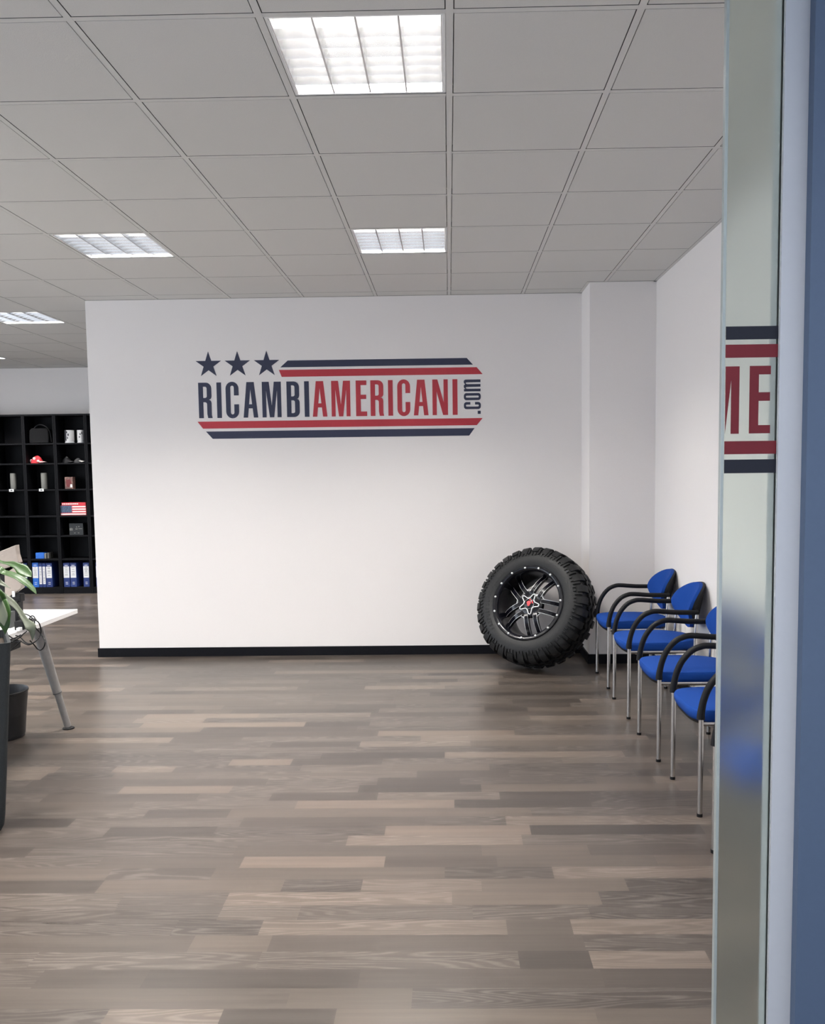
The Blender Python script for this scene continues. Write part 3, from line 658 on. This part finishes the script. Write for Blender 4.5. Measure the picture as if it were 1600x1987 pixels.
# flag box and red book
x0, x1 = X(117, 985), X(167, 985); o = empty('flag_box', ((x0 + x1) / 2, YS + .03, zs[3] + .0005), 'box printed with a flag of white stripes and a blue corner', 'box'); hw_ = (x1 - x0) / 2
flr = mat('flag_red', (.55, .03, .045), .5, var=.05); flw = mat('flag_white', (.75, .72, .70), .6, var=.03); fln = mat('flag_blue', (.05, .08, .14), .6, var=.5, bscale=60)
q = MB(); q.box(-hw_, 0, 0, hw_, .16, .130, flr); q.build('carton', o, bevel=.002)
q = MB()
for k in range(4): q.box(-hw_ + (.004 if k == 0 else .46 * 2 * hw_), -.0015, .008 + k * .032, hw_ - .004, 0, .025 + k * .032, flw)
q.build('white_stripes', o)
q = MB(); q.box(-hw_, -.0022, .036, -hw_ + .44 * 2 * hw_, .0, .129, fln); q.build('blue_canton', o)
q = MB(); x0, x1 = X(119, 973), X(166, 973); o = empty('red_book', ((x0 + x1) / 2, YS + .03, zs[3] + .1315), 'red book lying on top of the flag box', 'book'); hw_ = (x1 - x0) / 2
q.box(-hw_, 0, 0, hw_, .20, .036, flr); q.build('cover', o, bevel=.002)
q = MB()
for k in range(9): q.box(-hw_ + .01 + k * .024, -.0012, .011, -hw_ + .028 + k * .024, 0, .026, flw)
q.build('spine_print', o)
# brown and red tin
o = boxthing('picture_box', 125.5, 141, zs[4], .155, mat('brown_print', (.16, .085, .07), .5, var=.7, bscale=30), 'small brown and red picture box on the shelf above the flag box', 'box', dep=.08, ref=935)
q = MB(); q.prism([(-.03, .03), (.0, .02), (.035, .08), (.02, .125), (-.035, .12)], 'y', -.0012, 0, mat('dark_red', (.13, .015, .015), .5, var=.2)); q.prism([(.02, .02), (.045, .02), (.045, .06), (.02, .06)], 'y', -.0016, -.0004, flw); q.build('print', o)
# grey cylinders and tags
for px, lb in ((29, 'grey cylinder standing in the bookcase nearest the left frame edge'), (88.5, 'grey cylinder standing in the bookcase below the red cap')):
    x = X(px, 932, YS + .14); q = MB(); q.lathe([(.0001, .212), (.034, .212), (.038, .208), (.038, .004), (.036, 0), (.0001, 0)], 28, cyl_m); tag(q.build('grey_cylinder', smooth=40, loc=(x, YS + .10, zs[4] + .0005)), lb, 'canister', 'grey cylinders on a middle shelf')
for px, lb in ((22, 'small white shelf tag below the left grey cylinder'), (80, 'small white shelf tag below the right grey cylinder')):
    x = X(px, 950, YS); o = empty('shelf_tag', (x, YS + .003, zs[4] - .026), lb, 'tag', 'white tags on the shelf edge')
    q = MB(); q.box(-.031, -.003, 0, .031, 0, .034, white_m); q.build('card', o, bevel=.001)
    q = MB(); q.box(-.013, -.0038, .010, .013, -.003, .024, ink_m); q.build('print', o)
# bag
x = X(77, 845, YS + .1); o = empty('black_bag', (x, YS + .13, zs[6] + .0005), 'black rounded case with a looped handle on the top shelf', 'bag')
q = MB(); pts = [(-.125, .0), (.125, 0), (.130, .05), (.125, .16), (.10, .195), (-.09, .195), (-.125, .17), (-.130, .05)]; q.prism(pts, 'y', -.06, .06, mat('bag_fabric', (.006, .006, .007), .8, spec=.2, bump=.4, bscale=200, var=.1)); q.build('case', o, bevel=.012, smooth=40)
q = MB(); q.tube(smoothpath([(-.08, -.02, .19), (-.03, -.02, .235), (.03, -.02, .24), (.09, -.02, .21), (.125, -.02, .16), (.142, -.02, .09), (.147, -.02, .02)], 6), .008, shell_m, 8); q.build('handle', o, smooth=50)
# mugs
def mug(px, r_, h_, label, col, splash):
    x = X(px, 850, YS + .09); o = empty('mug', (x, YS + .09, zs[6] + .0005), label, 'mug', 'mugs on the top shelf')
    q = MB(); q.lathe([(r_ - .004, .012), (r_ - .004, h_ - .002), (r_ - .002, h_), (r_, h_ - .002), (r_, .03), (r_ * .86, .024), (r_ * .86, .018), (r_, .012), (r_, 0), (.0001, 0), (.0001, .012)], 32, col, closed=True); q.build('body', o, smooth=35)
    if splash:
        q = MB(); vs = []
        for (a0, a1, z0, z1) in splash:
            n_ = 6; q.add([((r_ + .0006) * cos(radians(a0 + (a1 - a0) * i / n_)), (r_ + .0006) * sin(radians(a0 + (a1 - a0) * i / n_)), z) for i in range(n_ + 1) for z in (z0, z1)], [(2 * i, 2 * i + 2, 2 * i + 3, 2 * i + 1) for i in range(n_)], ink_m)
        q.build('pattern', o)
mugw = mat('glazed_white', (.60, .60, .61), .25, var=.03)
mug(135, .058, .165, 'black and white patterned mug on the top shelf', mugw, [(185, 255, .03, .164), (262, 275, .05, .08), (268, 285, .09, .12), (255, 268, .125, .15), (180, 200, .03, .164)])
mug(157, .046, .165, 'mostly white mug at the right end of the top shelf', mugw, [(275, 290, .10, .125), (262, 276, .065, .085), (300, 315, .11, .14)])
# red cap bundle, dark caps
def cap(name, px, py, Y, sc, mm, label, brim, seed, rz=0, white=None, zsh=1.706, patches=()):
    x = X(px, py, Y); o = empty(name, (x, Y, zsh + .0005), label, 'cap'); rnd = random.Random(seed)
    q = MB(); vs = []; nr, na = 7, 24
    for j in range(nr + 1):
        ph = pi / 2 * j / nr
        for i in range(na):
            a = 2 * pi * i / na; rr = cos(ph) * (1 + .06 * sin(3 * a + seed)); vs.append((rr * cos(a) * .10 * sc, rr * sin(a) * .085 * sc, sin(ph) * .115 * sc * (1 + .10 * sin(2 * a + seed))))
    q.add(vs, [(j * na + i, j * na + (i + 1) % na, (j + 1) * na + (i + 1) % na, (j + 1) * na + i) for j in range(nr) for i in range(na)] + [tuple(range(na))], mm); q.build('crown', o, smooth=60)
    q = MB(); vs = []
    for z in (.004, .010):
        for i in range(13):
            a = radians(-62 + 124 * i / 12); 
            vs.append((.08 * sc * cos(a), .08 * sc * sin(a), z + .018))
            vs.append(((.09 + .085 * cos(a * 1.1)) * sc, .085 * sc * sin(a) * 1.02, z + .010 * cos(a)))
    fs = [(2 * i, 2 * i + 1, 2 * i + 3, 2 * i + 2) for i in range(12)] + [(26 + 2 * i, 28 + 2 * i, 29 + 2 * i, 27 + 2 * i) for i in range(12)] + [(2 * i + 1, 27 + 2 * i, 29 + 2 * i, 2 * i + 3) for i in range(12)]
    q.add(vs, fs, brim); q.build('peak', o, smooth=60)
    for (dx, dz, w_, h_, pm) in patches:
        yy = -.085 * sc * max(.05, 1 - (dx / (.10 * sc)) ** 2 - (dz / (.12 * sc)) ** 2) ** .5 - .002; q = MB(); q.prism([(dx + w_ * cos(radians(a)), dz + h_ * sin(radians(a))) for a in range(0, 360, 30)], 'y', yy - .002, yy + .010, pm); q.build('patch', o, bevel=.002)
    o.rotation_euler.z = rz; return o
redc = mat('red_cloth', (.50, .02, .03), .8, bump=.5, bscale=90, var=.15); pinkc = mat('pale_print', (.66, .46, .46), .8, var=.15); dk = mat('dark_cap', (.022, .022, .025), .8, bump=.3, bscale=90, var=.2)
cap('baseball_cap', 72, 888, YS + .11, .80, redc, 'red and white cap on the shelf below the bag', pinkc, 2, -.3, zsh=zs[5], patches=[(-.060, .032, .020, .022, pinkc), (0, .062, .022, .020, pinkc), (.055, .030, .022, .014, pinkc)])
cap('baseball_cap', 129, 888, YS + .15, .62, dk, 'black cap at the left of the shelf below the mugs', dk, 5, -.25, zsh=zs[5], patches=[(.012, .07, .014, .014, cyl_m)])
cap('baseball_cap', 151, 890, YS + .06, .48, dk, 'small dark cap with a pale peak beside the black cap', flw, 9, .1, zsh=zs[5])

# ------------------------------------------------------------------ desk, leg, monitor, cables
desk = empty('office_desk', (-2.63, 4.5, 0), 'white desk with a splayed grey telescopic leg at the left edge', 'desk')
q = MB(); q.box(-3.03 + 2.63, 3.93 - 4.5, .715, -2.238 + 2.63, 5.09 - 4.5, .74, desk_m); q.build('desktop', desk, bevel=.0015)
def dleg(f, t_):
    f, t_ = Vector(f) - Vector((-2.63, 4.5, 0)), Vector(t_) - Vector((-2.63, 4.5, 0)); j = f.lerp(t_, .33); d = (t_ - f).normalized()
    q = MB(); q.tube([j - d * .0, t_], [.0255, .034], leg_m, 20); o = q.build('leg', desk, smooth=40)
    q = MB(); q.tube([f + d * .015, j + d * .01], .0205, leg_m, 18); q.build('lower_tube', o, smooth=40)
    q = MB(); q.tube([j - d * .003, j + d * .004], .0265, mat('grey_collar', (.12, .12, .12), .5, var=.05), 18); q.build('collar', o, smooth=40)
    q = MB(); q.lathe([(.0001, .014), (.020, .014), (.034, .007), (.035, 0), (.0001, 0)], 22, shell_m, Matrix.Translation((f.x, f.y, 0))); q.build('foot', o, smooth=40)
dleg((-2.337, 5.115, 0), (-2.452, 4.98, .713)); dleg((-2.337, 3.96, 0), (-2.47, 4.08, .713)); dleg((-2.93, 5.10, 0), (-2.80, 4.98, .713)); dleg((-2.93, 3.96, 0), (-2.80, 4.08, .713))
q = MB(); q.box(-.13, -.45, .685, .27, -.42, .713, leg_m); q.box(-.13, .42, .685, .24, .45, .713, leg_m); q.box(-.17, -.45, .685, -.13, .45, .713, leg_m); q.build('under_frame', desk)
YM = 4.62; DZ = .7405
mo = empty('computer_monitor', (-2.48, YM, DZ), 'beige-grey monitor seen from behind on the white desk', 'monitor')
def loc(px, py): p = at(px, py, YM); return (p.x + 2.48, p.z - DZ)
top = [loc(-62, 1096), loc(34, 1057), loc(36, 1075), loc(41, 1091), loc(-62, 1131)]
low = [loc(-62, 1133), loc(41.3, 1093), loc(43, 1104), loc(45, 1140), loc(18, 1160), loc(13, 1155), loc(12, 1113)]
q = MB(); q.prism([low[1], low[2], low[3], low[4], low[5], low[6]], 'y', -.02, .022, mon_m); q.build('lower_shell', mo, bevel=.003)
q = MB(); q.prism(top, 'y', -.022, .02, mon_m); q.build('upper_shell', mo, bevel=.003)
q = MB(); q.prism([loc(-55, 1136), loc(12, 1112), loc(14, 1150), loc(-55, 1150)], 'y', -.008, .02, shell_m); q.build('screen_back', mo)
q = MB(); a_, b__ = loc(24, 1152), loc(43, 1160); q.box(a_[0], -.02, b__[1] - .02, b__[0], .03, a_[1], shell_m); q.box(loc(21, 1160)[0], -.03, 0.012, loc(39, 1160)[0], .03, b__[1] - .01, shell_m); q.build('stand', mo, bevel=.003)
q = MB(); q.box(loc(10, 1160)[0], -.10, 0, loc(40, 1160)[0] + .05, .07, .012, shell_m); q.build('stand_foot', mo, bevel=.004)
q = MB(); q.box(loc(28, 1150)[0], -.026, loc(28, 1157)[1], loc(33, 1150)[0], -.02, loc(28, 1146)[1], mill_m); q.build('connector', mo)
def dbox(name, px0, px1, h_, y, dep, mm, label, cat):
    x0, x1 = at(px0, 1200, y).x, at(px1, 1200, y).x; q = MB(); q.box(-(x1 - x0) / 2, 0, 0, (x1 - x0) / 2, dep, h_, mm); tag(q.build(name, bevel=.002, loc=((x0 + x1) / 2, y, DZ)), label, cat)
dbox('docking_station', 27, 44, .045, 4.40, .10, shell_m, 'black docking box on the desk under the monitor', 'electronics')
dbox('power_adapter', 30, 37, .018, 4.36, .03, white_m, 'small white adapter in front of the black box on the desk', 'adapter')
dbox('desk_speaker', 14, 20.5, .085, 4.46, .05, mat('dark_grey_speaker', (.05, .055, .055), .5, var=.1), 'dark grey upright box on the desk behind the drooping leaf', 'speaker')
# cables
def cab(pts, Y, r_=.0035, dy=0.02):
    P_ = [at(x / 8.276, 1040 + y / 8.276, Y + dy * sin(i * 1.3)) for i, (x, y) in enumerate(pts)]
    return smoothpath(P_, 7)
cabs = empty('cable_bundle', (-2.1, 4.3, .6), 'black looped cables hanging off the desk edge by the grey leg', 'cable')
for k, (pts, Y) in enumerate([([(300, 1290), (370, 1250), (450, 1270), (540, 1335), (620, 1390), (652, 1480), (655, 1560), (620, 1640), (560, 1700), (480, 1732), (400, 1700), (320, 1620), (250, 1600)], 4.20),
                 ([(470, 1330), (490, 1295), (525, 1282), (560, 1320), (555, 1400), (570, 1470), (630, 1540), (695, 1630), (722, 1710), (700, 1790), (650, 1832), (600, 1812), (540, 1740), (480, 1680)], 4.22),
                 ([(90, 1560), (200, 1640), (330, 1690), (450, 1748), (540, 1715)], 4.18), ([(340, 1690), (280, 1745), (195, 1810)], 4.16),
                 ([(0, 1690), (90, 1650), (180, 1690), (300, 1640), (380, 1570), (430, 1530)], 4.14), ([(60, 1600), (150, 1660), (240, 1640), (330, 1590)], 4.15), ([(20, 1650), (160, 1700), (330, 1700)], 4.12)]):
    q = MB(); q.tube([p - Vector((-2.1, 4.3, .6)) for p in cab(pts, Y)], .0031, shell_m, 8); q.build('cable', cabs, smooth=60)
q = MB(); q.box(-.16, -.10, -.01, .02, .10, .03, shell_m, Matrix.Translation((-.16, .0, .06))); q.build('cable_tray', cabs, bevel=.004)

# waste bin
q = MB(); q.lathe([(.118, .018), (.140, .278), (.143, .283), (.146, .280), (.146, .273), (.142, .269), (.114, .004), (.110, 0), (.0001, 0), (.0001, .012), (.112, .014)], 48, bin_m, closed=True)
tag(q.build('waste_bin', smooth=35, loc=(-2.654, 4.96, 0)), 'black round waste bin on the floor under the white desk', 'waste bin')

# ------------------------------------------------------------------ planter and plant
PX, PY = -2.106, 3.627
pl = empty('tall_planter', (PX, PY, 0), 'tall dark grey tapered planter at the left frame edge', 'planter')
q = MB(); vs = []; n_ = 32
def rr_(hw_, rad, z):
    out = []
    for cx_, cy_, a0 in ((1, 1, 0), (-1, 1, 90), (-1, -1, 180), (1, -1, 270)):
        for k in range(8):
            a = radians(a0 + 90 * k / 7); out.append((cx_ * (hw_ - rad) + rad * cos(a), cy_ * (hw_ - rad) + rad * sin(a), z))
    return out
lv = [(.095, .03, 0), (.115, .03, .008), (.127, .03, .035), (.133, .03, .08), (.147, .025, .277), (.172, .02, .657), (.184, .018, .828), (.185, .018, .840), (.172, .014, .840), (.168, .014, .80), (.05, .014, .80)]
for a, b_, z in lv: vs += rr_(a, b_, z)
q.add(vs, [(j * n_ + i, j * n_ + (i + 1) % n_, (j + 1) * n_ + (i + 1) % n_, (j + 1) * n_ + i) for j in range(len(lv) - 1) for i in range(n_)] + [tuple(range(n_))], plant_m); pl.rotation_euler.z = radians(30); q.build('pot', pl, smooth=40)
q = MB(); q.box(-.167, -.167, .79, .167, .167, .806, soil_m); q.build('soil', pl)
plant = empty('potted_plant', (PX, PY, .806), 'green broad-leaved plant growing from the tall grey planter', 'plant')
def leaf(pts, ws, mm, up=Vector((0, -.5, 1)), fold=.25):
    P_ = smoothpath(pts, 6); n_ = len(P_); me_v = []; uvs = []
    def wd(t_):
        k = t_ * (len(ws) - 1); i = min(int(k), len(ws) - 2); f = k - i; f = f * f * (3 - 2 * f); return ws[i] * (1 - f) + ws[i + 1] * f
    cols = 7
    for i, p in enumerate(P_):
        T = (P_[min(i + 1, n_ - 1)] - P_[max(i - 1, 0)]).normalized(); sd = T.cross(up).normalized(); nn = sd.cross(T).normalized(); w_ = wd(i / (n_ - 1))
        for k in range(cols):
            s_ = (k / (cols - 1)) * 2 - 1; me_v.append(p + sd * s_ * w_ + nn * fold * abs(s_) * w_ - plant.location); uvs.append((s_ * .5 + .5, i / (n_ - 1) * 4))
    fs = [(i * cols + k, i * cols + k + 1, (i + 1) * cols + k + 1, (i + 1) * cols + k) for i in range(n_ - 1) for k in range(cols - 1)]
    me = bpy.data.meshes.new('leaf'); me.from_pydata([tuple(v_) for v_ in me_v], [], fs); me.materials.append(mm); ul = me.uv_layers.new(name='UVMap')
    for lo in me.loops: ul.data[lo.index].uv = uvs[lo.vertex_index]
    me.polygons.foreach_set('use_smooth', [True] * len(fs)); o = bpy.data.objects.new('leaf', me); C.objects.link(o); o.parent = plant
    sm = o.modifiers.new('thickness', 'SOLIDIFY'); sm.thickness = .0007
    return o
cr = Vector((-2.08, 3.56, 1.02))
def A(px, py, Y): return at(px, py, Y)
# near side vector for leaves facing the camera
leaf([cr + Vector((0, 0, .10)), A(-18, 1090, 3.50), A(8, 1092, 3.47), A(28, 1096, 3.45), A(44, 1106, 3.44), A(54, 1113, 3.43), A(61.5, 1119.5, 3.42)], [.004, .004, .006, .013, .024, .017, .001], leaf_m, Vector((.25, -1, .5)), .15)
leaf([cr, A(-14, 1107, 3.42), A(8, 1111, 3.40), A(30, 1118, 3.38), A(45, 1127, 3.37), A(62, 1141, 3.36), A(71, 1153.5, 3.35)], [.004, .012, .013, .014, .015, .010, .001], leaf_m, Vector((.2, -.8, 1)), .2)
leaf([cr, A(-20, 1116, 3.34), A(0, 1130, 3.32), A(20.5, 1141.5, 3.30)], [.003, .014, .009, .0005], leaf2_m, Vector((.2, -1, .6)), .15)
leaf([cr, A(-20, 1140, 3.36), A(0, 1155, 3.34), A(20, 1167, 3.32), A(36, 1183, 3.31), A(48, 1202, 3.30), A(59, 1216, 3.29), A(63, 1228, 3.29), A(62.5, 1244, 3.29)], [.004, .012, .017, .013, .009, .011, .019, .009, .0005], leaf2_m, Vector((.2, -.9, 1)), .25)
leaf([cr, A(-12, 1150, 3.30), A(2, 1168, 3.27), A(8, 1188, 3.25), A(10, 1208, 3.24), A(10, 1231.5, 3.24)], [.004, .016, .026, .028, .020, .0008], leaf_m, Vector((.1, -1, .1)), .2)
leaf([cr, A(-22, 1150, 3.26), A(-6, 1172, 3.24), A(4, 1195, 3.22), A(8, 1215, 3.21)], [.004, .018, .026, .024, .002], leaf2_m, Vector((.1, -1, .1)), .2)
for k in range(12):
    a = radians(95 + k * 15); d = Vector((cos(a), sin(a), 0)); rnd = random.Random(k); L_ = rnd.uniform(.26, .42); h_ = rnd.uniform(.08, .20)
    leaf([cr, cr + d * L_ * .4 + Vector((0, 0, h_)), cr + d * L_ * .8 + Vector((0, 0, h_ * .9)), cr + d * L_ * 1.15 + Vector((0, 0, h_ * .4))], [.004, .022, .030, .001], leaf_m if k % 3 else leaf2_m, Vector((0, 0, 1)), .25)
q = MB()
for dx, dy in ((0, 0), (.02, .015), (-.02, .02)): q.tube(smoothpath([(dx, dy, -.004), (dx * .7 + .012, dy - .02, .1), (.025, -.04, .22)], 4), .011, mat('stem_green', (.05, .08, .02), .6, var=.2), 8)
q.build('stem', plant, smooth=50)
